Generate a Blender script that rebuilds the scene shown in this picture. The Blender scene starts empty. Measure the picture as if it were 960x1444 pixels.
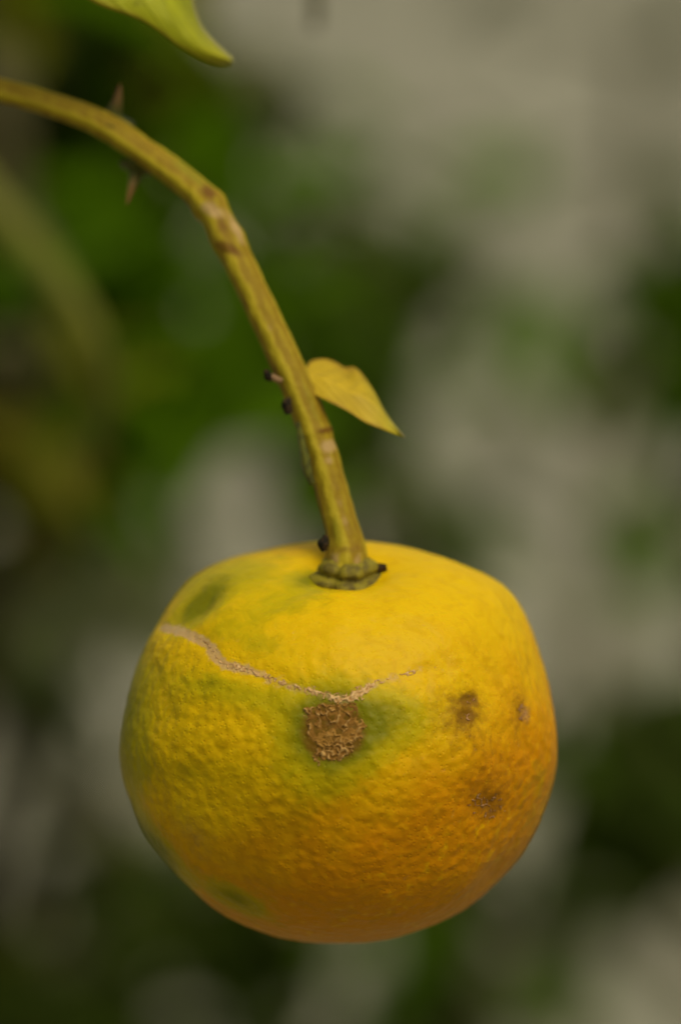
import bpy, math, random
import numpy as np
from mathutils import Vector, Matrix, Quaternion
from mathutils.bvhtree import BVHTree

scn = bpy.context.scene
col = scn.collection
R = math.radians
random.seed(7)

# ------------------------------------------------------------------ camera
PITCH = R(12.0)
CAM = Vector((0.0, 0.0, 1.30))
LENS, SENS_H = 100.0, 23.6
cd = bpy.data.cameras.new('camera')
cam = bpy.data.objects.new('camera', cd)
col.objects.link(cam)
cam.location = CAM
cam.rotation_euler = (R(90) - PITCH, 0, 0)
cd.sensor_fit = 'VERTICAL'
cd.sensor_height = SENS_H
cd.lens = LENS
cd.clip_start, cd.clip_end = 0.01, 2000
cd.dof.use_dof = True
cd.dof.focus_distance = 0.673
cd.dof.aperture_fstop = 4.4
scn.camera = cam

# ------------------------------------------------------------------ light
SUN_EL, SUN_AZ = R(63), R(42)          # azimuth: to the right of straight behind the camera
w = bpy.data.worlds.new('World')
scn.world = w
w.use_nodes = True
nt = w.node_tree
bg = nt.nodes['Background']
sky = nt.nodes.new('ShaderNodeTexSky')
sky.sky_type = 'NISHITA'
sky.sun_disc = False
sky.sun_elevation = SUN_EL
sun_dir = Vector((math.sin(SUN_AZ) * math.cos(SUN_EL), -math.cos(SUN_AZ) * math.cos(SUN_EL), math.sin(SUN_EL)))
sky.sun_rotation = math.atan2(sun_dir.x, sun_dir.y)
sky.air_density = 1.0
sky.dust_density = 6.0
sky.ozone_density = 0.6
bg.inputs['Strength'].default_value = 0.08
nt.links.new(sky.outputs[0], bg.inputs['Color'])
ld = bpy.data.lights.new('sun', 'SUN')
ld.energy = 1.5
ld.angle = R(40)
ld.color = (1.0, 0.93, 0.80)
sun = bpy.data.objects.new('sun', ld)
col.objects.link(sun)
sun.rotation_euler = sun_dir.to_track_quat('Z', 'Y').to_euler()
sun.location = (0, 0, 5)

scn.view_settings.view_transform = 'Standard'
scn.view_settings.look = 'None'
scn.view_settings.exposure = 0.25
scn.view_settings.gamma = 1.0
scn.view_settings.use_curve_mapping = False

# ------------------------------------------------------------------ helpers
K = SENS_H / LENS / 1444.0              # photo pixel -> metres at 1 m
FWD = Vector((0, math.cos(PITCH), -math.sin(PITCH)))
UPV = Vector((0, math.sin(PITCH), math.cos(PITCH)))
RGT = Vector((1, 0, 0))
VIEW = Matrix((RGT, UPV, -FWD)).transposed()      # columns: right, up, toward the camera


def at(px, py, d):
    return CAM + d * (FWD + RGT * ((px - 480) * K) + UPV * ((722 - py) * K))


def project(P):
    """world points (n,3) -> photo pixels, depth"""
    V = P - np.array(CAM)
    d = V @ np.array(FWD)
    return 480 + (V @ np.array(RGT)) / d / K, 722 - (V @ np.array(UPV)) / d / K, d


def _hash(ix, iy, iz, seed):
    h = (ix * 374761393 + iy * 668265263 + iz * 2147483647 + seed * 974634777) & 0xFFFFFFFF
    h = ((h ^ (h >> 13)) * 1274126177) & 0xFFFFFFFF
    return ((h ^ (h >> 16)) & 0xFFFFFF) / float(0xFFFFFF)


def vnoise(P, scale, seed=0):
    """smooth value noise -1..1 at (n,3) points"""
    Q = np.asarray(P, dtype=np.float64) * scale + 1000.0
    I = np.floor(Q).astype(np.int64)
    F = Q - I
    F = F * F * F * (F * (F * 6 - 15) + 10)
    out = 0
    for dx in (0, 1):
        for dy in (0, 1):
            for dz in (0, 1):
                wgt = (F[:, 0] if dx else 1 - F[:, 0]) * (F[:, 1] if dy else 1 - F[:, 1]) * (F[:, 2] if dz else 1 - F[:, 2])
                out = out + wgt * _hash(I[:, 0] + dx, I[:, 1] + dy, I[:, 2] + dz, seed)
    return out * 2 - 1


def fbm(P, scale, seed=0, octs=3):
    o, a, t = 0, 1.0, 0
    for i in range(octs):
        o = o + a * vnoise(P, scale * 2 ** i, seed + i * 17)
        t += a
        a *= 0.5
    return o / t


def smooth(a, b, x):
    t = np.clip((x - a) / (b - a), 0, 1)
    return t * t * (3 - 2 * t)


def mesh_np(name, V, F, smooth_shade=True):
    """V (n,3), F (m,4) or list of polygons"""
    me = bpy.data.meshes.new(name)
    if isinstance(F, np.ndarray):
        n = F.shape[1]
        me.vertices.add(len(V))
        me.vertices.foreach_set('co', np.asarray(V, dtype=np.float32).ravel())
        me.loops.add(F.size)
        me.loops.foreach_set('vertex_index', F.astype(np.int32).ravel())
        me.polygons.add(len(F))
        me.polygons.foreach_set('loop_start', np.arange(0, F.size, n, dtype=np.int32))
        me.polygons.foreach_set('loop_total', np.full(len(F), n, dtype=np.int32))
        me.update(calc_edges=True)
        me.validate()
    else:
        me.from_pydata([tuple(v) for v in V], [], F)
    if smooth_shade:
        me.polygons.foreach_set('use_smooth', np.ones(len(me.polygons), dtype=bool))
    return me


def attr(me, name, vals):
    a = me.attributes.new(name, 'FLOAT', 'POINT')
    a.data.foreach_set('value', np.asarray(vals, dtype=np.float32))


def link(name, me, mat=None, parent=None):
    o = bpy.data.objects.new(name, me)
    col.objects.link(o)
    if mat is not None and me is not None and len(me.materials) == 0:
        me.materials.append(mat)
    if parent is not None:
        o.parent = parent
        bpy.context.view_layer.update()
        o.matrix_parent_inverse = parent.matrix_world.inverted()
    return o


def tag(o, label=None, cat=None, group=None, kind=None):
    for k, v in (('label', label), ('category', cat), ('group', group), ('kind', kind)):
        if v:
            o[k] = v
    return o


def empty(name, loc):
    o = bpy.data.objects.new(name, None)
    o.empty_display_size = 0.02
    o.location = loc
    col.objects.link(o)
    bpy.context.view_layer.update()
    return o


class NT:
    """short node-tree writer"""
    def __init__(self, name, rough=0.5, spec=0.3):
        self.m = bpy.data.materials.new(name)
        self.m.use_nodes = True
        self.t = self.m.node_tree
        self.b = self.t.nodes['Principled BSDF']
        self.b.inputs['Roughness'].default_value = rough
        self.b.inputs['Specular IOR Level'].default_value = spec

    def n(self, typ, **kw):
        x = self.t.nodes.new(typ)
        for k, v in kw.items():
            setattr(x, k, v)
        return x

    def l(self, a, b):
        self.t.links.new(a, b)

    def attr(self, name):
        return self.n('ShaderNodeAttribute', attribute_name=name).outputs['Fac']

    def coord(self):
        return self.n('ShaderNodeTexCoord').outputs['Object']

    def noise(self, scale, detail=3, rough=0.55, vec=None, dist=0.0):
        x = self.n('ShaderNodeTexNoise')
        x.inputs['Scale'].default_value = scale
        x.inputs['Detail'].default_value = detail
        x.inputs['Roughness'].default_value = rough
        x.inputs['Distortion'].default_value = dist
        self.l(vec or self.coord(), x.inputs['Vector'])
        return x.outputs['Fac']

    def ramp(self, fac, lo, hi, a=0.0, b=1.0):
        x = self.n('ShaderNodeMapRange', interpolation_type='SMOOTHSTEP')
        self.l(fac, x.inputs['Value'])
        x.inputs['From Min'].default_value = lo
        x.inputs['From Max'].default_value = hi
        x.inputs['To Min'].default_value = a
        x.inputs['To Max'].default_value = b
        return x.outputs['Result']

    def math(self, op, a, b=None, clamp=False):
        x = self.n('ShaderNodeMath', operation=op, use_clamp=clamp)
        for i, v in enumerate((a, b)):
            if v is None:
                continue
            if isinstance(v, (int, float)):
                x.inputs[i].default_value = v
            else:
                self.l(v, x.inputs[i])
        return x.outputs[0]

    def mix(self, fac, a, b):
        x = self.n('ShaderNodeMix', data_type='RGBA')
        for s, v in ((x.inputs[0], fac), (x.inputs[6], a), (x.inputs[7], b)):
            if isinstance(v, (int, float)):
                s.default_value = v
            elif isinstance(v, tuple):
                s.default_value = (*v, 1)
            else:
                self.l(v, s)
        return x.outputs[2]

    def bump(self, h, strength, dist):
        x = self.n('ShaderNodeBump')
        x.inputs['Strength'].default_value = strength
        x.inputs['Distance'].default_value = dist
        self.l(h, x.inputs['Height'])
        self.l(x.outputs[0], self.b.inputs['Normal'])
        return x

    def base(self, c):
        if isinstance(c, tuple):
            self.b.inputs['Base Color'].default_value = (*c, 1)
        else:
            self.l(c, self.b.inputs['Base Color'])


def catmull(pts, n):
    P = np.array(pts, dtype=float)
    P = np.vstack([2 * P[0] - P[1], P, 2 * P[-1] - P[-2]])
    m = len(P) - 3
    t = np.linspace(0, m, n)
    i = np.minimum(t.astype(int), m - 1)
    f = (t - i)[:, None]
    a, b, c, d = P[i], P[i + 1], P[i + 2], P[i + 3]
    return 0.5 * (2 * b + (c - a) * f + (2 * a - 5 * b + 4 * c - d) * f ** 2 + (3 * b - a - 3 * c + d) * f ** 3)


def tube(path, radii, seg=24, mod=None, cap=True):
    """path (n,3) world, radii (n,); mod(s_index_array, angle_array)->factor.  returns V,F,ring,angle"""
    n = len(path)
    T = np.gradient(path, axis=0)
    T /= np.linalg.norm(T, axis=1)[:, None]
    u = np.cross(T[0], [0.0, 1.0, 0.0])
    if np.linalg.norm(u) < 1e-3:
        u = np.cross(T[0], [1.0, 0.0, 0.0])
    u /= np.linalg.norm(u)
    U = []
    for i in range(n):
        u = u - T[i] * np.dot(u, T[i])
        u /= np.linalg.norm(u)
        U.append(u)
    U = np.array(U)
    W = np.cross(T, U)
    a = np.linspace(0, 2 * np.pi, seg, endpoint=False)
    rr = np.repeat(radii[:, None], seg, 1)
    if mod is not None:
        rr = rr * mod(np.linspace(0, 1, n)[:, None], a[None, :])
    V = path[:, None, :] + rr[:, :, None] * (np.cos(a)[None, :, None] * U[:, None, :] + np.sin(a)[None, :, None] * W[:, None, :])
    V = V.reshape(-1, 3)
    i, j = np.meshgrid(np.arange(n - 1), np.arange(seg), indexing='ij')
    j2 = (j + 1) % seg
    F = np.stack([i * seg + j, i * seg + j2, (i + 1) * seg + j2, (i + 1) * seg + j], -1).reshape(-1, 4)
    F = F[:, ::-1]
    if cap:
        V = np.vstack([V, path[:1], path[-1:]])
        c0, c1 = n * seg, n * seg + 1
        jj = np.arange(seg)
        j2 = (jj + 1) % seg
        e0 = np.stack([np.full(seg, c0), np.full(seg, c0), j2, jj], -1)
        F = [tuple(map(int, f)) for f in F]
        F += [(c0, int(a_), int(b_)) for a_, b_ in zip(jj, j2)]
        o = (n - 1) * seg
        F += [(c1, int(o + b_), int(o + a_)) for a_, b_ in zip(jj, j2)]
    return V, F


# ------------------------------------------------------------------ ground
g = NT('pale_grey_dirt', 0.95, 0.1)
gn1 = g.noise(1.3, 4, 0.6)
gn2 = g.noise(38, 3, 0.6)
gc = g.mix(g.ramp(gn1, 0.3, 0.7), (0.180, 0.174, 0.102), (0.305, 0.290, 0.185))
gc = g.mix(g.ramp(gn2, 0.35, 0.7, 0, 0.35), gc, (0.10, 0.09, 0.06))
g.base(gc)
g.bump(gn2, 0.5, 0.01)
S, NG = 400.0, 220
t = np.linspace(-1, 1, NG)
xs = np.sign(t) * (np.abs(t) ** 5) * S
X, Y = np.meshgrid(xs, xs + 3.0, indexing='ij')
Z = vnoise(np.stack([X.ravel(), Y.ravel(), 0 * X.ravel()], 1), 1.1, 5) * 0.02 + vnoise(np.stack([X.ravel(), Y.ravel(), 0 * X.ravel()], 1), 6, 9) * 0.006
V = np.stack([X.ravel(), Y.ravel(), Z], 1)
i, j = np.meshgrid(np.arange(NG - 1), np.arange(NG - 1), indexing='ij')
F = np.stack([i * NG + j, (i + 1) * NG + j, (i + 1) * NG + j + 1, i * NG + j + 1], -1).reshape(-1, 4)
tag(link('ground', mesh_np('ground', V, F), g.m), 'pale grey dry earth far below the fruit', None, None, 'structure')

# ------------------------------------------------------------------ background shrubs


def leaf_mat(name, c1, c2, trans, rough=0.7, spec=0.10):
    m = NT(name, rough, spec)
    oi = m.n('ShaderNodeObjectInfo').outputs['Random']
    c = m.mix(oi, c1, c2)
    c = m.mix(m.ramp(m.noise(60, 3), 0.35, 0.7, 0, 0.5), c, tuple(x * 0.6 for x in c1))
    m.base(c)
    m.bump(m.noise(140, 2), 0.3, 0.001)
    tr = m.n('ShaderNodeBsdfTranslucent')
    m.l(c, tr.inputs['Color'])
    mx = m.n('ShaderNodeMixShader')
    mx.inputs[0].default_value = trans
    m.l(m.b.outputs[0], mx.inputs[1])
    m.l(tr.outputs[0], mx.inputs[2])
    m.l(mx.outputs[0], m.t.nodes['Material Output'].inputs['Surface'])
    return m.m


LM = {
    'dark': leaf_mat('dark_green_leaf', (0.042, 0.070, 0.004), (0.060, 0.090, 0.005), 0.3),
    'mid': leaf_mat('green_leaf', (0.095, 0.20, 0.001), (0.125, 0.24, 0.002), 0.55),
    'olive': leaf_mat('olive_leaf', (0.10, 0.11, 0.002), (0.125, 0.12, 0.003), 0.35),
    'yellow': leaf_mat('yellowing_leaf', (0.14, 0.12, 0.008), (0.17, 0.14, 0.012), 0.3),
    'grey': leaf_mat('dull_green_leaf', (0.10, 0.115, 0.035), (0.14, 0.15, 0.055), 0.35),
}
bark = NT('twig_bark', 0.8, 0.2)
bark.base(bark.mix(bark.ramp(bark.noise(90, 3), 0.35, 0.65), (0.045, 0.042, 0.010), (0.085, 0.070, 0.022)))
bark.bump(bark.noise(160, 3), 0.5, 0.001)

_leafmesh = {}


def leaf_mesh(kind, variant):
    """a folded, drooping blade along +X, 1 long; shared between alike leaves"""
    k = (kind, variant)
    if k in _leafmesh:
        return _leafmesh[k]
    rnd = random.Random(variant * 31 + 5)
    wid = rnd.uniform(0.19, 0.27)
    droop = rnd.uniform(0.05, 0.30)
    fold = rnd.uniform(0.15, 0.5)
    n = 7
    V, F = [], []
    for a in range(n + 1):
        s = a / n
        x = 0.10 + s * 0.90
        ww = wid * (math.sin(math.pi * min(1, s ** 0.8)) ** 0.8) * (1 - 0.25 * s) + 0.006
        z = -droop * s * s
        wav = 0.02 * math.sin(s * 9 + variant)
        V += [(x, -ww, z + fold * ww + wav), (x, -ww * .5, z + fold * ww * .35), (x, 0, z), (x, ww * .5, z + fold * ww * .35), (x, ww, z + fold * ww - wav)]
    for a in range(n):
        for b in range(4):
            o = a * 5 + b
            F.append((o, o + 5, o + 6, o + 1))
    o = len(V)                                   # petiole
    V += [(0, -.008, .008), (0, .008, .008), (0, 0, -.01), (.12, -.008, .006), (.12, .008, .006), (.12, 0, -.01)]
    F += [(o, o + 1, o + 4, o + 3), (o + 1, o + 2, o + 5, o + 4), (o + 2, o, o + 3, o + 5)]
    me = mesh_np('leaf', V, F)
    me.materials.append(LM[kind])
    _leafmesh[k] = me
    return me


def shrub(name, label, cat, base, twigs, group=None, trunk_r=0.012):
    """twigs: (pixel path [(px,py,depth)..], leaf count, leaf length, spread, kinds)"""
    root = empty(name, base)
    tag(root, label, cat, group)
    rnd = random.Random(label)
    tops = [at(*tw[0][0]) for tw in twigs]
    for (pp, cnt, size, spread, kinds), top in zip(twigs, tops):
        pts = [at(*p) for p in pp]
        b = Vector(base)
        lead = [b + Vector((rnd.uniform(-.02, .02), rnd.uniform(-.02, .02), -0.01)), b.lerp(pts[0], 0.45) + Vector((0, 0.05, (pts[0].z - b.z) * 0.12)), ]
        path = catmull(lead + pts, 40)
        V, F = tube(path, np.linspace(trunk_r, 0.0015, 40), 8)
        link('branch', mesh_np('branch', V, F), bark.m, root)
        tw = catmull(pts, 60)
        for q in range(int(cnt * 1.9)):
            f = rnd.random()
            p = Vector(tw[int(f * 59)]) + Vector((rnd.gauss(0, spread), rnd.gauss(0, spread * 1.3), rnd.gauss(0, spread)))
            kind = rnd.choice(kinds)
            o = bpy.data.objects.new('leaf', leaf_mesh(kind, rnd.randrange(5)))
            col.objects.link(o)
            yaw = rnd.uniform(0, 2 * math.pi)
            pit = rnd.uniform(-0.2, 0.8)
            q_ = Quaternion((0, 0, 1), yaw) @ Quaternion((0, 1, 0), pit) @ Quaternion((1, 0, 0), rnd.uniform(-.7, .7))
            s = 1.3 * size * rnd.uniform(0.75, 1.2)
            o.parent = root
            o.matrix_parent_inverse = root.matrix_world.inverted()
            o.matrix_basis = Matrix.LocRotScale(p - q_ @ Vector((s * .55, 0, 0)), q_, (s, s, s))
    return root


citrus = shrub('citrus_bush', 'leafy green bush filling the upper left behind the branch', 'bush', (-0.42, 1.55, 0.0), [
    ([(-60, 60, 1.5), (60, 90, 1.5), (90, 260, 1.5)], 24, 0.055, 0.022, ['dark']),
    ([(40, 20, 1.45), (190, 60, 1.42), (260, 120, 1.42)], 9, 0.05, 0.014, ['olive', 'mid']),
    ([(150, 250, 1.6), (280, 180, 1.6), (320, 90, 1.65)], 4, 0.045, 0.014, ['grey', 'olive']),
    ([(-40, 470, 1.45), (110, 380, 1.45), (200, 450, 1.4), (290, 580, 1.4)], 44, 0.055, 0.022, ['mid']),
    ([(-60, 200, 1.55), (30, 240, 1.55), (90, 330, 1.55)], 16, 0.055, 0.016, ['dark', 'mid']),
    ([(-40, 330, 1.6), (40, 420, 1.6), (30, 560, 1.6)], 16, 0.05, 0.022, ['dark', 'mid']),
    ([(-80, 240, 1.25), (20, 320, 1.22), (100, 440, 1.2), (150, 560, 1.2)], 5, 0.03, 0.006, ['olive']),
    ([(-60, 620, 1.35), (60, 640, 1.35), (100, 660, 1.35)], 7, 0.04, 0.008, ['yellow', 'olive', 'mid']),
    ([(250, 330, 1.55), (350, 280, 1.55), (470, 280, 1.6)], 5, 0.045, 0.012, ['mid', 'grey']),
])
ob = NT('olive_twig_bark', 0.8, 0.1)
ob.base(ob.mix(ob.ramp(ob.noise(90, 3), 0.35, 0.65), (0.15, 0.155, 0.020), (0.105, 0.11, 0.014)))
ap = catmull([tuple(at(a, b, d)) for a, b, d in ((-90, 190, 1.12), (-10, 290, 1.06), (70, 380, 1.04), (130, 480, 1.04), (148, 570, 1.06), (120, 650, 1.10))], 50)
V, F = tube(ap, np.linspace(26, 15, 50) * 1.05 * K, 14)
ac = Vector(tuple(ap[0]))
link('branch', mesh_np('branch', V - np.array(ac), F), ob.m, citrus).location = ac
shrub('leafy_sapling', 'dark leafed sapling showing as a dim mass right of the stem', 'sapling', (0.10, 2.15, 0.0), [
    ([(380, 400, 2.0), (470, 440, 2.0), (620, 450, 2.0)], 14, 0.06, 0.020, ['dark', 'dark', 'mid']),
    ([(560, 480, 2.1), (660, 420, 2.1), (690, 330, 2.1)], 8, 0.055, 0.026, ['grey', 'mid']),
    ([(640, 800, 2.0), (620, 730, 2.0), (560, 660, 2.0)], 13, 0.05, 0.022, ['grey', 'dark', 'mid']),
    ([(450, 650, 2.0), (480, 580, 2.0)], 6, 0.05, 0.018, ['mid', 'dark']),
    ([(900, 180, 2.6), (860, 60, 2.6), (700, 20, 2.6)], 6, 0.05, 0.045, ['grey']),
    ([(470, 420, 2.3), (440, 320, 2.3), (420, 220, 2.3)], 4, 0.05, 0.03, ['grey', 'mid']),
])
shrub('leafy_bush', 'dark green bush along the right edge behind the fruit', 'bush', (0.52, 2.1, 0.0), [
    ([(1040, 600, 1.9), (960, 480, 1.9), (950, 330, 1.9)], 18, 0.055, 0.018, ['dark', 'mid']),
    ([(1020, 1130, 1.8), (900, 1100, 1.8), (800, 1110, 1.8)], 22, 0.06, 0.020, ['dark']),
    ([(980, 1260, 1.9), (850, 1230, 1.9), (740, 1240, 1.9)], 7, 0.055, 0.020, ['dark', 'mid', 'grey']),
    ([(950, 1360, 2.2), (800, 1340, 2.2), (650, 1370, 2.2)], 8, 0.055, 0.03, ['grey', 'mid']),
    ([(1000, 760, 2.2), (940, 800, 2.2), (900, 700, 2.2)], 3, 0.05, 0.025, ['grey', 'mid']),
])
shrub('low_bush', 'low dim bush at the lower left beneath the fruit', 'bush', (-0.28, 2.1, 0.0), [
    ([(-60, 860, 1.8), (0, 810, 1.8), (20, 740, 1.8)], 13, 0.05, 0.018, ['dark', 'mid']),
    ([(60, 1450, 1.9), (200, 1410, 1.9), (360, 1420, 1.9)], 18, 0.06, 0.024, ['dark']),
    ([(60, 1130, 1.9), (160, 1200, 1.9), (260, 1310, 1.9)], 8, 0.055, 0.025, ['dark', 'grey']),
    ([(80, 690, 1.8), (150, 760, 1.8), (100, 900, 1.8)], 8, 0.05, 0.022, ['grey', 'mid']),
    ([(50, 790, 2.0), (120, 830, 2.0), (160, 930, 2.0)], 8, 0.055, 0.022, ['grey', 'mid', 'grey']),
    ([(-20, 1330, 2.1), (80, 1340, 2.1), (230, 1370, 2.1)], 8, 0.055, 0.030, ['olive', 'grey', 'dark']),
    ([(-60, 960, 2.0), (20, 1010, 2.0), (120, 1100, 2.0)], 6, 0.055, 0.03, ['grey', 'olive', 'olive']),
    ([(520, 1440, 2.2), (560, 1380, 2.2), (600, 1320, 2.2)], 8, 0.055, 0.03, ['grey', 'mid']),
    ([(420, 1460, 2.0), (400, 1390, 2.0), (300, 1340, 2.0)], 10, 0.055, 0.03, ['dark', 'mid']),
    ([(-40, 1420, 2.0), (0, 1300, 2.0), (40, 1150, 2.0)], 6, 0.05, 0.025, ['olive', 'yellow']),
])

# ------------------------------------------------------------------ the fruit
OUT = [(500, 762), (440, 764), (380, 773), (320, 788), (280, 808), (250, 835), (225, 872), (200, 925), (180, 985), (169, 1040), (170, 1085),
       (186, 1135), (212, 1190), (258, 1243), (308, 1285), (360, 1311), (420, 1327), (470, 1331), (540, 1326), (600, 1309),
       (650, 1285), (702, 1243), (744, 1190), (772, 1130), (784, 1070), (780, 1005), (768, 945), (746, 880), (716, 830), (688, 810), (640, 790),
       (590, 775), (545, 766)]
CX, CY, DF = 476, 1047, 0.70
FC = at(CX, CY, DF)
U = DF * K                                        # metres per photo pixel at the fruit
TILT = R(21)
NA, NP = 760, 380
tt = (np.arange(NP) + 0.5) / NP
th = 0.0012 + (np.pi - 0.0024) * (tt - tt[0]) / (tt[-1] - tt[0])
ph = np.linspace(0, 2 * np.pi, NA, endpoint=False)
TH, PH = np.meshgrid(th, ph, indexing='ij')
st, ct = np.sin(TH), np.cos(TH)
up = ct > 0
rr = np.where(up, np.abs(st) ** 0.86, np.abs(st) ** 0.97) * 306
zz = np.where(up, np.abs(ct) ** 0.92 * 268, -np.abs(ct) ** 0.98 * 262)
zz = zz - 32 * np.exp(-(rr / 66) ** 2) - 6 * np.exp(-(rr / 28) ** 2)      # dimple under the stalk
zz = zz + np.where(ct < -0.5, 8 * np.exp(-(rr / 45) ** 2), 0)
# gentle lobes like the segments beneath a rind
lob = 1 + 0.010 * np.cos(5 * PH + 0.7) * st + 0.006 * np.cos(9 * PH + 2.0) * st
L = np.stack([rr * lob * np.cos(PH), rr * lob * np.sin(PH), zz], -1).reshape(-1, 3) * U      # fruit frame, axis +Z
ca, sa = math.cos(TILT), math.sin(TILT)
Mt = np.array([[1, 0, 0], [0, ca, -sa], [0, sa, ca]]).T      # lean the axis toward the camera
ro = R(-2.5)
Mr = np.array([[math.cos(ro), 0, -math.sin(ro)], [0, 1, 0], [math.sin(ro), 0, math.cos(ro)]])
# view frame: x right, y away, z up.  axis (0,-sin,cos)
Rv = Mr @ np.array([[1, 0, 0], [0, ca, -sa], [0, sa, ca]])
E = L @ Rv.T
B = np.array([list(RGT), list(FWD), list(UPV)])             # rows: view axes in world
nrm_dir = E / np.linalg.norm(E, axis=1)[:, None]
E = E * (1 + 0.012 * vnoise(nrm_dir, 2.3, 3)[:, None] + 0.006 * vnoise(nrm_dir, 5.0, 8)[:, None])
oa = np.array([math.atan2(CY - y, x - CX) for x, y in OUT])
orad = np.array([math.hypot(x - CX, CY - y) for x, y in OUT])
k = np.argsort(oa)
oa, orad = oa[k], orad[k]
NB = 120
bins = np.linspace(-np.pi, np.pi, NB + 1)
bc = 0.5 * (bins[1:] + bins[:-1])
for it in range(4):
    W = np.array(FC) + E @ B
    px, py, _ = project(W)
    an = np.arctan2(CY - py, px - CX)
    ra = np.hypot(px - CX, CY - py)
    bi = np.clip(np.digitize(an, bins) - 1, 0, NB - 1)
    mx = np.zeros(NB)
    np.maximum.at(mx, bi, ra)
    want = np.interp(bc, oa, orad, period=2 * np.pi)
    f = want / mx
    f = np.convolve(np.concatenate([f[-3:], f, f[:3]]), [.1, .23, .34, .23, .1], 'same')[3:-3]
    ff = np.interp(an, bc, f, period=2 * np.pi)
    edge = smooth(0.15, 0.75, ra / np.maximum(1, np.interp(an, bc, mx, period=2 * np.pi)))
    ff = 1 + (ff - 1) * edge
    E[:, 0] *= ff
    E[:, 2] *= ff
W = np.array(FC) + E @ B
px, py, dd = project(W)
front = (dd < DF + 0.004).astype(float)


def blob(cx, cy, sx, sy, ang=0.0, p=1.0):
    a = R(ang)
    x, y = px - cx, py - cy
    u_ = x * math.cos(a) + y * math.sin(a)
    v_ = -x * math.sin(a) + y * math.cos(a)
    return front * np.exp(-((u_ / sx) ** 2 + (v_ / sy) ** 2) ** p)


LINE = [(232, 884), (262, 892), (292, 908), (312, 934), (345, 943), (380, 956), (415, 969), (445, 976), (480, 985), (505, 978), (522, 966), (560, 953), (600, 943), (625, 938)]
LP_ = catmull([(x, y, 0) for x, y in LINE], 200)[:, :2]
dl = np.full(len(px), 1e9)
sel = (px > 180) & (px < 680) & (py > 840) & (py < 1040) & (front > 0)
idx = np.where(sel)[0]
for s in range(0, len(idx), 4000):
    ii = idx[s:s + 4000]
    dl[ii] = np.sqrt(((np.stack([px[ii], py[ii]], 1)[:, None, :] - LP_[None]) ** 2).sum(-1)).min(1)

# outward displacement: dents, furrows, pebbling (photo pixels)
nd = E / np.linalg.norm(E, axis=1)[:, None]
peb = fbm(E, 620, 21, 2) * 0.7 + np.abs(vnoise(E, 900, 4)) * 0.6
mid = vnoise(E, 190, 40) * 0.8 + vnoise(E, 95, 44) * 2.0
axz = (L[:, 2] / U) / 268
top_soft = 1 - 0.48 * smooth(0.55, 0.85, axz)
disp = (peb + mid) * top_soft
disp -= 2.2 * np.exp(-(dl / 16) ** 2)
disp -= 12 * blob(280, 855, 38, 15, -40)
disp -= 6 * blob(470, 1030, 58, 56) + 3 * blob(470, 1032, 50, 46, 0, 3)
disp -= 3 * blob(660, 986, 11, 9) + 3 * blob(657, 1010, 10, 8) + 3 * blob(735, 1000, 16, 32) + 4 * blob(684, 1136, 30, 26)
disp -= 4 * blob(390, 850, 90, 12, -25)
E = E + nd * (disp * U)[:, None]
W = np.array(FC) + E @ B
px, py, dd = project(W)

green = (1.0 * blob(472, 1028, 80, 66, 0, 1.2) + 0.5 * blob(472, 1032, 62, 56, 0, 2) + 1.1 * blob(280, 856, 42, 16, -40) + 0.6 * blob(320, 815, 80, 26, -12) + 0.40 * blob(400, 848, 75, 26, -15)
         + 0.30 * blob(350, 900, 70, 26, 20) + 0.70 * blob(176, 1010, 30, 170) + 0.40 * blob(340, 978, 90, 22, 12) + 0.5 * blob(565, 1012, 50, 34) + 0.20 * blob(235, 990, 80, 90)
         + 1.1 * blob(218, 1198, 20, 66, -40) + 0.8 * blob(335, 1268, 52, 15, 28) + 0.16 * blob(300, 1090, 90, 22) + 0.75 * blob(438, 818, 30, 12)
         + 0.22 * blob(445, 1110, 50, 40) + 0.2 * blob(760, 1130, 30, 60) + 0.35 * blob(300, 962, 14, 10))
green = green + 0.25 * (1 - front) * (vnoise(E, 40, 60) > 0.1)
orange = smooth(0.62, -0.30, axz) * (0.85 + 0.35 * smooth(300, 720, px)) + 0.35 * blob(690, 1050, 140, 160) + 0.25 * blob(740, 930, 60, 90) + 0.30 * blob(430, 775, 90, 14) - 0.2 * blob(330, 1000, 150, 70) - 0.5 * blob(255, 1130, 110, 80) - 0.15 * blob(360, 1220, 120, 60)
brown = (0.7 * blob(660, 986, 11, 8) + 0.7 * blob(657, 1011, 10, 8) + 0.3 * blob(658, 998, 30, 34) + 0.6 * blob(734, 1000, 15, 36) + 0.55 * blob(684, 1136, 32, 28) + 0.45 * blob(640, 1010, 60, 50)
         + 0.28 * blob(275, 1180, 26, 60, -35) + 1.15 * blob(470, 1032, 47, 44, 0, 3) + 0.3 * blob(700, 1090, 60, 60))
pink = 0.4 * blob(275, 1175, 30, 60, -35) + 0.7 * blob(740, 1008, 9, 16) + 0.35 * blob(684, 1140, 22, 18)
tan = np.exp(-(dl / 6.5) ** 2) * 0.72 * smooth(400, 300, px) + 0.42 * np.exp(-(dl / 9) ** 2) * smooth(640, 560, px)

i, j = np.meshgrid(np.arange(NP - 1), np.arange(NA), indexing='ij')
j2 = (j + 1) % NA
F = np.stack([i * NA + j, (i + 1) * NA + j, (i + 1) * NA + j2, i * NA + j2], -1).reshape(-1, 4)
# close the two pinholes with poles
ntop = len(W)
Wp = np.vstack([W, W[:NA].mean(0)[None], W[-NA:].mean(0)[None]])
jj = np.arange(NA)
me_f = mesh_np('rind', Wp - np.array(FC), F)
for nm, v in (('green', green), ('orange', orange), ('brown', brown), ('pink', pink), ('tan', tan), ('soft', top_soft)):
    attr(me_f, nm, np.concatenate([np.clip(v, 0, 1.3), [0, 0]]))

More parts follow.
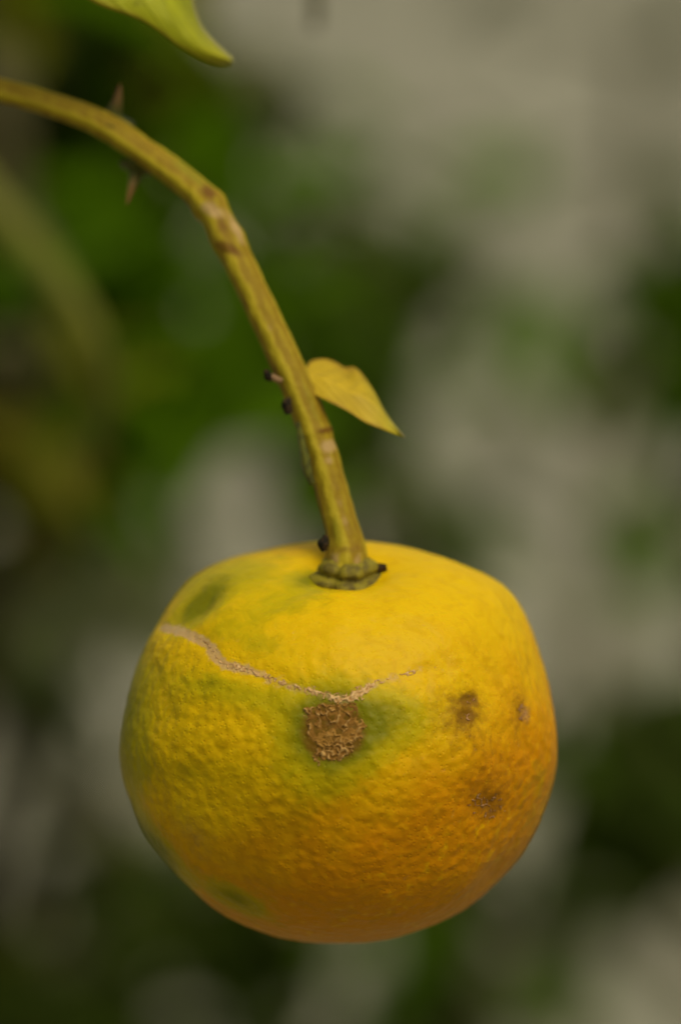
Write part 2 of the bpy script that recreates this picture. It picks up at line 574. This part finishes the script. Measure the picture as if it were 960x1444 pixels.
m = NT('citrus_rind', 0.45, 0.07)
oc = m.coord()
wob = m.noise(700, 3, 0.6, oc)
mot = m.noise(300, 4, 0.62, oc, 0.6)
mot2 = m.noise(95, 3, 0.6, oc)
c = m.mix(m.ramp(m.math('ADD', m.attr('orange'), m.math('MULTIPLY', m.math('SUBTRACT', mot2, 0.5), 0.7)), 0.05, 0.95), (0.63, 0.40, 0.0004), (0.53, 0.215, 0.0003))
c = m.mix(m.math('MULTIPLY', m.ramp(mot, 0.45, 0.68, 0, 0.36), m.attr('soft')), c, (0.38, 0.18, 0.0008))
fl = m.noise(520, 2, 0.5, oc, 0.3)
c = m.mix(m.math('MULTIPLY', m.ramp(fl, 0.56, 0.74, 0, 0.45), m.attr('orange')), c, (0.66, 0.37, 0.0008))
gm = m.math('ADD', m.attr('green'), m.math('MULTIPLY', m.math('SUBTRACT', mot, 0.5), 0.55))
c = m.mix(m.ramp(gm, 0.05, 0.45, 0, 0.7), c, (0.33, 0.29, 0.0008))
c = m.mix(m.ramp(gm, 0.38, 1.05, 0, 0.85), c, (0.13, 0.135, 0.001))
bm = m.math('ADD', m.attr('brown'), m.math('MULTIPLY', m.math('SUBTRACT', wob, 0.5), 0.8))
c = m.mix(m.ramp(bm, 0.15, 0.95, 0, 0.85), c, (0.13, 0.055, 0.004))
c = m.mix(m.ramp(m.math('ADD', m.attr('pink'), m.math('MULTIPLY', m.math('SUBTRACT', wob, 0.5), 0.6)), 0.2, 1.0, 0, 0.7), c, (0.34, 0.19, 0.08))
c = m.mix(m.ramp(m.math('ADD', m.attr('tan'), m.math('MULTIPLY', m.math('SUBTRACT', wob, 0.5), 1.3)), 0.2, 0.7, 0, 0.8), c, (0.50, 0.32, 0.13))
m.base(c)
vo = m.n('ShaderNodeTexVoronoi', feature='SMOOTH_F1')
vo.inputs['Scale'].default_value = 560
vo.inputs['Smoothness'].default_value = 0.8
wv = m.n('ShaderNodeVectorMath', operation='MULTIPLY_ADD')
nv = m.n('ShaderNodeTexNoise')
nv.inputs['Scale'].default_value = 420
m.l(oc, nv.inputs['Vector'])
m.l(nv.outputs['Color'], wv.inputs[0])
wv.inputs[1].default_value = (0.0014,) * 3
m.l(oc, wv.inputs[2])
m.l(wv.outputs[0], vo.inputs['Vector'])
h = m.math('ADD', m.math('MULTIPLY', vo.outputs['Distance'], -1.1), m.math('MULTIPLY', m.noise(380, 3, 0.5, oc, 0.2), 0.8))
pit = m.n('ShaderNodeTexVoronoi', feature='F1')
pit.inputs['Scale'].default_value = 1150
m.l(oc, pit.inputs['Vector'])
h = m.math('ADD', h, m.ramp(pit.outputs['Distance'], 0.05, 0.32, -0.35, 0.0))
h = m.math('MULTIPLY', h, m.attr('soft'))
m.bump(h, 0.31, 0.0009)
m.b.inputs['Subsurface Weight'].default_value = 0.3
m.b.inputs['Subsurface Radius'].default_value = (1.0, 0.5, 0.1)
m.b.inputs['Subsurface Scale'].default_value = 0.0012

fruit = empty('citrus_fruit', FC)
tag(fruit, 'ripe yellow citrus fruit with green blotches and a corky brown scar, hanging from the branch', 'fruit')
rind = link('rind', me_f, m.m, fruit)
rind.location = FC
bvh = BVHTree.FromPolygons([tuple(v) for v in W[::1]], [tuple(map(int, f)) for f in F])


def hit(x, y):
    d = (at(x, y, 1.0) - CAM).normalized()
    p, n_, _, _ = bvh.ray_cast(CAM, d)
    if p is not None and n_.dot(d) > 0:
        n_ = -n_
    return p, n_


def crust(name, x0, x1, y0, y1, step, keep, height, mat, sink=0.0):
    """a raised corky patch that lies on the rind: keep(x,y) mask > 0, height(x,y) in photo pixels"""
    gx, gy = np.arange(x0, x1, step), np.arange(y0, y1, step)
    X_, Y_ = np.meshgrid(gx, gy, indexing='ij')
    xs_, ys_ = X_.ravel(), Y_.ravel()
    msk = keep(xs_, ys_)
    hh = height(xs_, ys_, msk)
    ok = msk > 0
    idm = -np.ones(len(xs_), int)
    Vv, hs = [], []
    for q in np.where(ok)[0]:
        p, n_ = hit(xs_[q], ys_[q])
        if p is None:
            continue
        e = min(1.0, msk[q] / 0.25)
        idm[q] = len(Vv)
        Vv.append(p + n_ * ((hh[q] * e - 0.6 * (1 - e) - sink) * U))
        hs.append(hh[q])
    ny = len(gy)
    Ff = []
    for a_ in range(len(gx) - 1):
        for b_ in range(ny - 1):
            q4 = [idm[a_ * ny + b_], idm[(a_ + 1) * ny + b_], idm[(a_ + 1) * ny + b_ + 1], idm[a_ * ny + b_ + 1]]
            if min(q4) >= 0:
                Ff.append(tuple(q4[::-1]))
    cen = sum(Vv, Vector()) / len(Vv)
    me = mesh_np(name, [v - cen for v in Vv], Ff)
    attr(me, 'rise', hs)
    o = link(name, me, mat, fruit)
    o.location = cen
    return o


def n2(x, y, scale, seed, octs=2):
    return fbm(np.stack([x, y, 0 * x], 1), scale, seed, octs)


def cells(x, y, size, seed):
    """distance to the nearest cell border of a jittered grid, 0 at border"""
    gx, gy = np.floor(x / size).astype(np.int64), np.floor(y / size).astype(np.int64)
    d1 = np.full(len(x), 1e9)
    d2 = np.full(len(x), 1e9)
    for a_ in range(-2, 3):
        for b_ in range(-2, 3):
            cx_, cy_ = gx + a_, gy + b_
            fx = (cx_ + _hash(cx_, cy_, cx_ * 0 + 1, seed)) * size
            fy = (cy_ + _hash(cx_, cy_, cx_ * 0 + 2, seed + 3)) * size
            d = np.hypot(x - fx, y - fy)
            d2 = np.where(d < d1, d1, np.minimum(d2, d))
            d1 = np.minimum(d1, d)
    return (d2 - d1) / size


def cork(name, lo, hi, a, b, third):
    q = NT(name, 0.85, 0.15)
    c_ = q.mix(q.ramp(q.math('ADD', q.attr('rise'), q.math('MULTIPLY', q.math('SUBTRACT', q.noise(900, 3), 0.5), 2.0)), a, b), lo, hi)
    c_ = q.mix(q.ramp(q.noise(260, 3, 0.6), 0.40, 0.64, 0, 0.65), c_, third)
    q.base(c_)
    q.bump(q.noise(1500, 3), 0.5, 0.0003)
    return q.m


SC = [(428, 1000), (447, 990), (470, 994), (492, 988), (508, 990), (509, 1010), (516, 1024), (512, 1040), (500, 1050), (488, 1066), (470, 1073), (450, 1076), (440, 1068), (446, 1052), (436, 1036), (428, 1018)]


def inside(x, y, poly):
    """signed distance-like mask to a polygon: positive inside"""
    P_ = np.array(poly, float)
    Q_ = np.roll(P_, -1, 0)
    ins = np.zeros(len(x), bool)
    dm = np.full(len(x), 1e9)
    for (ax, ay), (bx, by) in zip(P_, Q_):
        cr = ((ay > y) != (by > y)) & (x < (bx - ax) * (y - ay) / (by - ay + 1e-12) + ax)
        ins ^= cr
        tq = np.clip(((x - ax) * (bx - ax) + (y - ay) * (by - ay)) / ((bx - ax) ** 2 + (by - ay) ** 2), 0, 1)
        dm = np.minimum(dm, np.hypot(x - ax - tq * (bx - ax), y - ay - tq * (by - ay)))
    return np.where(ins, dm, -dm)


def scar_keep(x, y):
    return (inside(x, y, SC) + 5.5 * n2(x, y, 0.09, 3, 3) + 4.0 * n2(x, y, 0.3, 23) + 0.5) / 14


def scar_h(x, y, mk):
    wx, wy = x + 7 * n2(x, y, 0.10, 11), y + 7 * n2(x, y, 0.10, 12)
    c1 = cells(wx, wy, 15, 5)
    c2 = cells(wx, wy, 8, 6)
    low = smooth(1035, 1052, y)
    vis = smooth(-0.7, 0.2, n2(x, y, 0.07, 19))
    ridge = np.exp(-(c1 / 0.11) ** 2) * 3.6 * (1 - low) * vis + np.exp(-(c2 / 0.24) ** 2) * (2.2 + 1.8 * vis) * low
    return 0.3 + ridge * 0.8 + 1.8 * n2(x, y, 0.16, 9, 3)


crust('corky_scar', 412, 532, 975, 1090, 1.0, scar_keep, scar_h, cork('corky_brown', (0.18, 0.082, 0.009), (0.50, 0.30, 0.085), 0.8, 3.8, (0.30, 0.155, 0.022)))


def line_d(x, y):
    P2 = np.stack([x, y], 1)
    D = ((P2[:, None, :] - LP_[None]) ** 2).sum(-1)
    q = D.argmin(1)
    return np.sqrt(D[np.arange(len(x)), q]), q / 199.0


def line_keep(x, y):
    d_, f_ = line_d(x, y)
    wdt = np.interp(f_, [0, .06, .2, .3, .45, .52, .60, .68, .74, .80, .84, .88, .915, .93, .97, 1.0], [-2, 1.0, 2.5, 6, 4.5, 7.5, 7, 9.5, 8.5, 3, 0.5, 5, 0, -4, 3, -4])
    lace = np.exp(-(cells(x + 3 * n2(x, y, .2, 4), y + 3 * n2(x, y, .2, 7), 8, 31) / 0.28) ** 2)
    solid = 0.5 * smooth(0.30, 0.18, f_)
    k_ = (wdt - d_) / 6 + 0.5 * n2(x, y, 0.16, 13)
    return np.minimum(k_, 1) * 0.5 + np.where(k_ > 0, 0.7 * (np.maximum(lace, solid) - 0.55), -1)


def line_h(x, y, mk):
    return 0.1 + 1.7 * np.clip(mk, 0, 1) + 1.0 * n2(x, y, 0.3, 5)


crust('russet_line', 222, 640, 868, 1002, 1.1, line_keep, line_h, cork('russet_tan', (0.36, 0.19, 0.05), (0.66, 0.44, 0.17), 0.2, 1.9, (0.50, 0.30, 0.10)))

for cx_, cy_, rx_, ry_, sd in ((684, 1136, 24, 19, 41), (660, 986, 9, 6, 42), (657, 1011, 9, 6, 43), (738, 1006, 9, 18, 44)):
    def kp(x, y, cx_=cx_, cy_=cy_, rx_=rx_, ry_=ry_, sd=sd):
        e_ = 1 - np.hypot((x - cx_) / rx_, (y - cy_) / ry_)
        lace = np.exp(-(cells(x, y, 8, sd) / 0.3) ** 2)
        return np.where(e_ + 0.4 * n2(x, y, 0.2, sd) > 0, lace * 0.9 - 0.45 + 0.5 * n2(x, y, .15, sd + 4), -1)
    crust('pock_mark', cx_ - rx_ - 8, cx_ + rx_ + 8, cy_ - ry_ - 8, cy_ + ry_ + 8, 1.2, kp, lambda x, y, mk: 0.6 + 1.2 * np.clip(mk, 0, 1),
          cork('pock_cork', (0.20, 0.085, 0.02), (0.36, 0.20, 0.075), 0.2, 1.8, (0.24, 0.12, 0.04)))

# ------------------------------------------------------------------ stalk button (calyx) of the fruit
RC = hit(489, 818)[0]
axis = Vector(tuple((np.array([0, 0, 1.0]) @ Rv.T) @ B))       # fruit axis in the world
button_c = RC


def ring_mesh(c_, ax_, prof, seg=72, wob=0.06, seed=1):
    """lathe round the axis: prof = [(radius px, height px)]"""
    x_ = Vector((1, 0, 0))
    x_ = (x_ - ax_ * x_.dot(ax_)).normalized()
    y_ = ax_.cross(x_)
    Vv = []
    a = np.linspace(0, 2 * np.pi, seg, endpoint=False)
    n_ = 1 + wob * (vnoise(np.stack([np.cos(a) * 2, np.sin(a) * 2, a * 0 + seed], 1), 1.0, seed) + 0.5 * vnoise(np.stack([np.cos(a) * 6, np.sin(a) * 6, a * 0], 1), 1.0, seed))
    n_ = n_ + 0.06 * np.cos(5 * a + 1.0) + 0.03 * np.cos(11 * a)
    for (r_, h_) in prof:
        for q in range(seg):
            Vv.append(c_ + (x_ * math.cos(a[q]) + y_ * math.sin(a[q])) * (r_ * n_[q] * U) + ax_ * (h_ * U * (1 + 0.5 * (n_[q] - 1))))
    Ff = []
    for p_ in range(len(prof) - 1):
        for q in range(seg):
            q2 = (q + 1) % seg
            Ff.append((p_ * seg + q, p_ * seg + q2, (p_ + 1) * seg + q2, (p_ + 1) * seg + q))
    return Vv, Ff


bm_ = NT('stalk_button', 0.7, 0.25)
bn = bm_.noise(600, 3)
bm_.base(bm_.mix(bm_.ramp(bn, 0.38, 0.66), (0.21, 0.17, 0.004), (0.10, 0.075, 0.005)))
bm_.bump(bm_.noise(1100, 3), 0.6, 0.0005)
Vv, Ff = ring_mesh(button_c, axis, [(50, -9), (54, -2), (55, 5), (52, 10), (46, 13), (40, 13), (37, 15), (40, 19), (39, 24), (33, 29), (20, 32)], wob=0.07, seed=3)
bme = mesh_np('stalk_button', [v - button_c for v in Vv], Ff)
button = link('stalk_button', bme, bm_.m, fruit)
button.location = button_c

# ------------------------------------------------------------------ the branch the fruit hangs from
STEM = [(-190, 108, .742, 19), (-80, 112, .738, 19), (0, 128, .735, 19), (70, 148, .732, 19.5), (140, 174, .729, 20.5), (200, 213, .726, 21), (250, 249, .722, 22), (292, 288, .718, 23.5), (322, 342, .714, 24),
        (362, 425, .709, 24), (399, 505, .705, 24.5), (428, 570, .702, 25), (450, 632, .699, 24.5), (466, 690, .696, 24.5), (479, 735, .694, 25.5), (486, 766, .693, 28), (488, 786, .6925, 32), (489, 812, .692, 36)]
STEM = [(a_, b_, .692 + (c_ - .692) * .5, r_) for a_, b_, c_, r_ in STEM]
bd = (button_c - CAM).dot(FWD)
shift = bd - 0.692
P_ = catmull([tuple(at(a, b, c_ + shift)) for a, b, c_, _ in STEM], 520)
rad = catmull([(r_, 0, 0) for _, _, _, r_ in STEM], 520)[:, 0] * 0.635 * K
spx, spy, _ = project(P_)
rad = rad * (1 + 0.025 * vnoise(P_, 260, 77) + 0.22 * np.exp(-(((spx - 297) / 13) ** 2 + ((spy - 288) / 12) ** 2)) + 0.10 * np.exp(-((spx - 318) ** 2 + (spy - 340) ** 2) / 14 ** 2)
             + 0.08 * np.exp(-((spy - 612) / 6) ** 2) + 0.04 * np.exp(-((spy - 640) / 9) ** 2) + 0.05 * np.exp(-((spx - 160) / 25) ** 2))


def smod(s, a):
    return 1 + 0.06 * np.cos(3 * a + 0.6 + 2 * s) + 0.018 * np.cos(7 * a + 5 * s) + 0.008 * np.cos(13 * a - 8 * s) + 0.012 * np.sin(s * 60 + 2 * a) + 0.07 * smooth(0.955, 0.985, s) * np.cos(9 * a)


V, F = tube(P_, rad, 64, smod)
sc_c = Vector(tuple(P_[300]))
V = V + 0
V[:-2] += (fbm(V[:-2], 420, 5, 3) * 1.3 * U)[:, None] * ((V[:-2] - np.repeat(P_, 64, 0)) / np.linalg.norm(V[:-2] - np.repeat(P_, 64, 0), axis=1)[:, None])
aa = np.tile(np.linspace(0, 2 * np.pi, 64, endpoint=False), 520)
ss = np.repeat(np.linspace(0, 1, 520), 64)
ridge = np.concatenate([0.5 + 0.35 * np.cos(3 * aa + 0.6 + 2 * ss) + 0.25 * np.cos(7 * aa + 5 * ss), [0, 0]])
root = empty('fruiting_branch', at(-190, 108, 0.742 + shift))
tag(root, 'olive yellow thorny branch curving down from the left edge to the fruit', 'branch')
me = mesh_np('stem', V - np.array(sc_c), F)
vx, vy, _ = project(V)


def sb(cx_, cy_, sx, sy, ang=0):
    a = R(ang)
    x, y = vx - cx_, vy - cy_
    return np.exp(-((x * math.cos(a) + y * math.sin(a)) / sx) ** 2 - ((-x * math.sin(a) + y * math.cos(a)) / sy) ** 2)


brownm = (1.3 * sb(294, 270, 13, 9, 30) + 1.2 * sb(322, 350, 22, 8, 25) + 0.7 * sb(312, 318, 14, 18) + 1.3 * sb(462, 606, 18, 5, -10) + 0.6 * sb(395, 540, 7, 50, -24) + 0.6 * sb(445, 690, 7, 50, -14) + 0.5 * sb(120, 185, 70, 7, 28) + 0.5 * sb(375, 520, 10, 60, -20)
          + 0.5 * sb(340, 425, 9, 80, -22) + 0.4 * sb(40, 150, 80, 12, 10) + 0.5 * sb(500, 745, 7, 30, -10) + 0.5 * sb(480, 690, 7, 40, -15) + 0.4 * sb(215, 250, 60, 8, 40) + 0.7 * sb(480, 775, 30, 8))
pale = 1.2 * sb(298, 296, 20, 9, 25) + 1.1 * sb(334, 324, 6, 22, -25) + 1.2 * sb(464, 630, 12, 11, -10) + 0.5 * sb(465, 650, 10, 6) + 0.7 * sb(472, 788, 10, 14) + 0.7 * sb(505, 790, 7, 12) + 0.4 * sb(383, 470, 5, 80, -22) + 0.45 * sb(485, 730, 5, 40, -15)
greenm = 0.8 * sb(270, 245, 50, 8, 40) + 0.6 * sb(405, 430, 6, 120, -24) + 0.7 * sb(475, 750, 8, 30, -10) + 0.5 * sb(440, 570, 10, 50, -20) + 0.6 * sb(432, 640, 7, 40, -12)
for nm, v in (('brown', brownm), ('pale', pale), ('green', greenm), ('ridge', ridge)):
    attr(me, nm, np.clip(v, 0, 1.2))
sm = NT('young_citrus_bark', 0.65, 0.15)
oc = sm.coord()
mp = sm.n('ShaderNodeMapping')
mp.inputs['Rotation'].default_value = (0, R(-24), 0)
mp.inputs['Scale'].default_value = (1, 1, 0.06)
sm.l(oc, mp.inputs['Vector'])
streak = sm.noise(620, 3, 0.6, mp.outputs[0])
fine = sm.noise(520, 4, 0.6, oc)
c = sm.mix(sm.ramp(sm.math('ADD', sm.attr('ridge'), sm.math('MULTIPLY', sm.math('SUBTRACT', streak, 0.5), 1.6)), 0.15, 0.95), (0.235, 0.150, 0.004), (0.36, 0.275, 0.008))
c = sm.mix(sm.ramp(sm.math('ADD', sm.attr('green'), sm.math('MULTIPLY', sm.math('SUBTRACT', streak, 0.5), 0.8)), 0.2, 0.9, 0, 0.8), c, (0.20, 0.185, 0.005))
c = sm.mix(sm.ramp(sm.math('ADD', sm.attr('pale'), sm.math('MULTIPLY', sm.math('SUBTRACT', fine, 0.5), 1.0)), 0.25, 0.9, 0, 0.8), c, (0.42, 0.28, 0.10))
c = sm.mix(sm.ramp(sm.math('ADD', sm.attr('brown'), sm.math('MULTIPLY', sm.math('SUBTRACT', fine, 0.5), 0.9)), 0.25, 1.0, 0, 0.8), c, (0.12, 0.045, 0.004))
sm.base(c)
sm.bump(sm.math('ADD', streak, sm.math('MULTIPLY', fine, 0.7)), 0.6, 0.0007)
stem = link('stem', me, sm.m, root)
stem.location = sc_c

# thorns
tm = NT('thorn_skin', 0.6, 0.2)
tm.base(tm.mix(tm.ramp(tm.attr('tip'), 0.35, 0.9), (0.055, 0.060, 0.004), (0.17, 0.085, 0.018)))


def thorn(pts, r0, name='thorn', mat=None, tip=0.06):
    path = catmull([tuple(at(a, b, .692 + (c_ - .692) * .5 + shift)) for a, b, c_ in pts], 30)
    f_ = np.linspace(0, 1, 30)
    rr_ = r0 * U * ((1 - f_) ** 0.8 * (1 - tip) + tip) * (1 + 1.1 * np.exp(-(f_ / 0.16) ** 2))
    V_, F_ = tube(path, rr_, 16)
    c_ = path[0]
    me_ = mesh_np(name, V_ - c_, F_)
    attr(me_, 'tip', np.concatenate([np.repeat(f_, 16), [0, 1]]))
    o = link(name, me_, mat or tm.m, root)
    o.location = Vector(tuple(c_))
    return o


thorn([(159, 171, .731), (161, 158, .730), (166, 142, .729), (170, 118, .729)], 16)
thorn([(194, 236, .730), (191, 248, .729), (186, 264, .726), (179, 289, .725)], 13)

# dark shrivelled buds along the stem
dm_ = NT('dried_bud', 0.85, 0.05)
dm_.base(dm_.mix(dm_.ramp(dm_.noise(900, 2), 0.4, 0.65), (0.012, 0.011, 0.006), (0.05, 0.030, 0.012)))
dm_.bump(dm_.noise(1500, 2), 0.8, 0.0005)


def bud(pts, rs, name='dried_bud', mat=None, sd=1):
    path = catmull([tuple(at(a, b, .692 + (c_ - .692) * .5 + shift)) for a, b, c_ in pts], 16)
    rr_ = np.interp(np.linspace(0, 1, 16), np.linspace(0, 1, len(rs)), rs) * U
    V_, F_ = tube(path, rr_, 14)
    V_ = V_ + (vnoise(V_, 900, sd) * 3.0 * U)[:, None] * np.array([0.6, 0.3, -0.6])
    c_ = path[0]
    o = link(name, mesh_np(name, V_ - c_, F_), mat or dm_.m, root)
    o.location = Vector(tuple(c_))
    return o


pm = NT('bud_stalk', 0.7, 0.2)
pm.base((0.22, 0.13, 0.05))
bud([(396, 538, .697), (388, 534, .696), (382, 530, .696)], [5, 5, 4], 'bud_stalk', pm.m)
bud([(383, 536, .696), (378, 531, .6955), (376, 522, .6955)], [3, 6.5, 3], sd=2)
bud([(408, 562, .694), (404, 572, .693), (408, 584, .693)], [4, 7, 5], sd=3)
bud([(460, 756, .683), (456, 768, .682), (458, 778, .682)], [4, 8, 4], sd=4)
lobe = bud([(520, 806, .6905), (532, 801, .690), (545, 800, .690)], [8, 7, 4], 'calyx_lobe', dm_.m, sd=9)
mw = lobe.matrix_world.copy()
lobe.parent = fruit
lobe.matrix_parent_inverse = fruit.matrix_world.inverted()
# ragged bark flap along the left of the stem
fm = NT('bark_flake', 0.8, 0.15)
fm.base(fm.mix(fm.ramp(fm.noise(700, 3), 0.4, 0.6), (0.085, 0.085, 0.008), (0.045, 0.045, 0.006)))
bud([(420, 596, .695), (427, 630, .693), (433, 660, .691), (440, 684, .690)], [3, 5, 7, 6, 3], 'bark_flake', fm.m, sd=6)


def blade(name, outline_a, outline_b, depth_fn, mat, parent, n=60, k_=22, thick=0.9, seed=0):
    """leaf blade between two long edges (pixel polylines from base to tip), real thickness"""
    A = catmull([(x, y, 0) for x, y in outline_a], n)
    Bq = catmull([(x, y, 0) for x, y in outline_b], n)
    top = []
    for a_ in range(n):
        for b_ in range(k_ + 1):
            f_ = b_ / k_
            x, y = A[a_, :2] * (1 - f_) + Bq[a_, :2] * f_
            top.append(at(x, y, depth_fn(a_ / (n - 1), f_) + shift))
    top = np.array([tuple(p) for p in top])
    top = top + (np.array(FWD)[None] * (vnoise(top, 160, seed) * 5 * U)[:, None])
    bot = top + np.array(FWD)[None] * (thick * 3 * U)
    c_ = top.mean(0)
    V_ = np.vstack([top, bot]) - c_
    w_ = k_ + 1
    Ff = []
    N = n * w_
    for a_ in range(n - 1):
        for b_ in range(k_):
            q = a_ * w_ + b_
            Ff.append((q, q + 1, q + w_ + 1, q + w_))
            Ff.append((N + q, N + q + w_, N + q + w_ + 1, N + q + 1))
        q = a_ * w_
        Ff.append((q, q + w_, N + q + w_, N + q))
        q = a_ * w_ + k_
        Ff.append((q, N + q, N + q + w_, q + w_))
    me_ = mesh_np(name, V_, Ff)
    fv = np.tile(np.tile(np.linspace(0, 1, w_), n), 2)
    sv = np.tile(np.repeat(np.linspace(0, 1, n), w_), 2)
    attr(me_, 'across', fv)
    attr(me_, 'along', sv)
    o = link(name, me_, mat, parent)
    o.location = Vector(tuple(c_))
    return o


def blade_mat(name, c1, c2, edge, tipc, trans):
    q = NT(name, 0.5, 0.25)
    c_ = q.mix(q.ramp(q.noise(160, 4), 0.35, 0.68), c1, c2)
    ed = q.math('ABSOLUTE', q.math('SUBTRACT', q.attr('across'), 0.5))
    ed = q.math('ADD', ed, q.math('MULTIPLY', q.math('SUBTRACT', q.noise(300, 3), 0.5), 0.10))
    c_ = q.mix(q.ramp(ed, 0.40, 0.50, 0, 0.8), c_, edge)
    c_ = q.mix(q.ramp(q.attr('along'), 0.55, 1.0, 0, 0.7), c_, tipc)
    ea = q.math('ABSOLUTE', q.math('SUBTRACT', q.attr('across'), 0.5))
    vs = q.math('SINE', q.math('ADD', q.math('MULTIPLY', q.attr('along'), 44.0), q.math('MULTIPLY', ea, -26.0)))
    vein = q.ramp(vs, 0.72, 1.0)
    c_ = q.mix(q.math('MULTIPLY', vein, 0.22), c_, tuple(x * 0.62 for x in c1))
    c_ = q.mix(q.ramp(q.noise(420, 2), 0.60, 0.74, 0, 0.5), c_, tuple(x * 0.55 for x in c1))
    mid_ = q.ramp(ea, 0.0, 0.03, 0.55, 0.0)
    c_ = q.mix(mid_, c_, tuple(min(1, x * 1.4) for x in c1))
    q.base(c_)
    q.bump(q.math('SUBTRACT', q.noise(500, 3), vein), 0.4, 0.0006)
    tr = q.n('ShaderNodeBsdfTranslucent')
    q.l(c_, tr.inputs['Color'])
    mx_ = q.n('ShaderNodeMixShader')
    mx_.inputs[0].default_value = trans
    q.l(q.b.outputs[0], mx_.inputs[1])
    q.l(tr.outputs[0], mx_.inputs[2])
    q.l(mx_.outputs[0], q.t.nodes['Material Output'].inputs['Surface'])
    return q.m


lm1 = blade_mat('yellow_leaf_blade', (0.56, 0.39, 0.010), (0.48, 0.33, 0.008), (0.36, 0.20, 0.010), (0.36, 0.36, 0.010), 0.25)
lf = blade('leaf', [(428, 524), (438, 509), (458, 506), (474, 511), (486, 518), (502, 519), (524, 546), (545, 584), (570, 616)],
           [(428, 528), (436, 552), (462, 566), (490, 580), (515, 596), (540, 606), (556, 612), (571, 617)],
           lambda s, f_: .699 - 0.003 * s + 0.011 * (0.5 - f_) * math.sin(math.pi * min(1, s * .9 + .1)) + 0.0025 * abs(f_ - .45) - 0.002 * s * s, lm1, root, seed=3)
lf['label'] = 'small yellow leaf'

lm2 = blade_mat('lime_leaf_blade', (0.40, 0.41, 0.006), (0.33, 0.345, 0.006), (0.34, 0.28, 0.010), (0.42, 0.37, 0.010), 0.3)
tl = blade('leaf', [(-70, -200), (-20, -130), (60, -50), (130, 2), (200, 29), (250, 64), (285, 84), (310, 92), (327, 90)],
           [(-66, -206), (40, -220), (160, -190), (235, -120), (262, -50), (272, 0), (284, 36), (304, 60), (328, 82)],
           lambda s, f_: .716 - 0.004 * s - 0.026 * (1 - f_) * (1 - s) - 0.004 * math.sin(math.pi * f_), lm2, None, seed=9)
tl.name = 'hanging_leaf'
tag(tl, 'lime yellow leaf tip hanging into view at the top edge above the branch', 'leaf')

tw_p = catmull([tuple(at(a, b, 0.86)) for a, b in ((436, -190), (440, -90), (446, 0), (444, 40))], 40)
tw_c = Vector(tuple(tw_p[0]))
V, F = tube(tw_p, np.linspace(9, 7, 40) * 0.86 * K, 12)
ht = link('hanging_twig', mesh_np('hanging_twig', V - np.array(tw_c), F), bark.m)
ht.location = tw_c
tag(ht, 'thin olive twig end dangling out of focus at the top edge', 'twig')
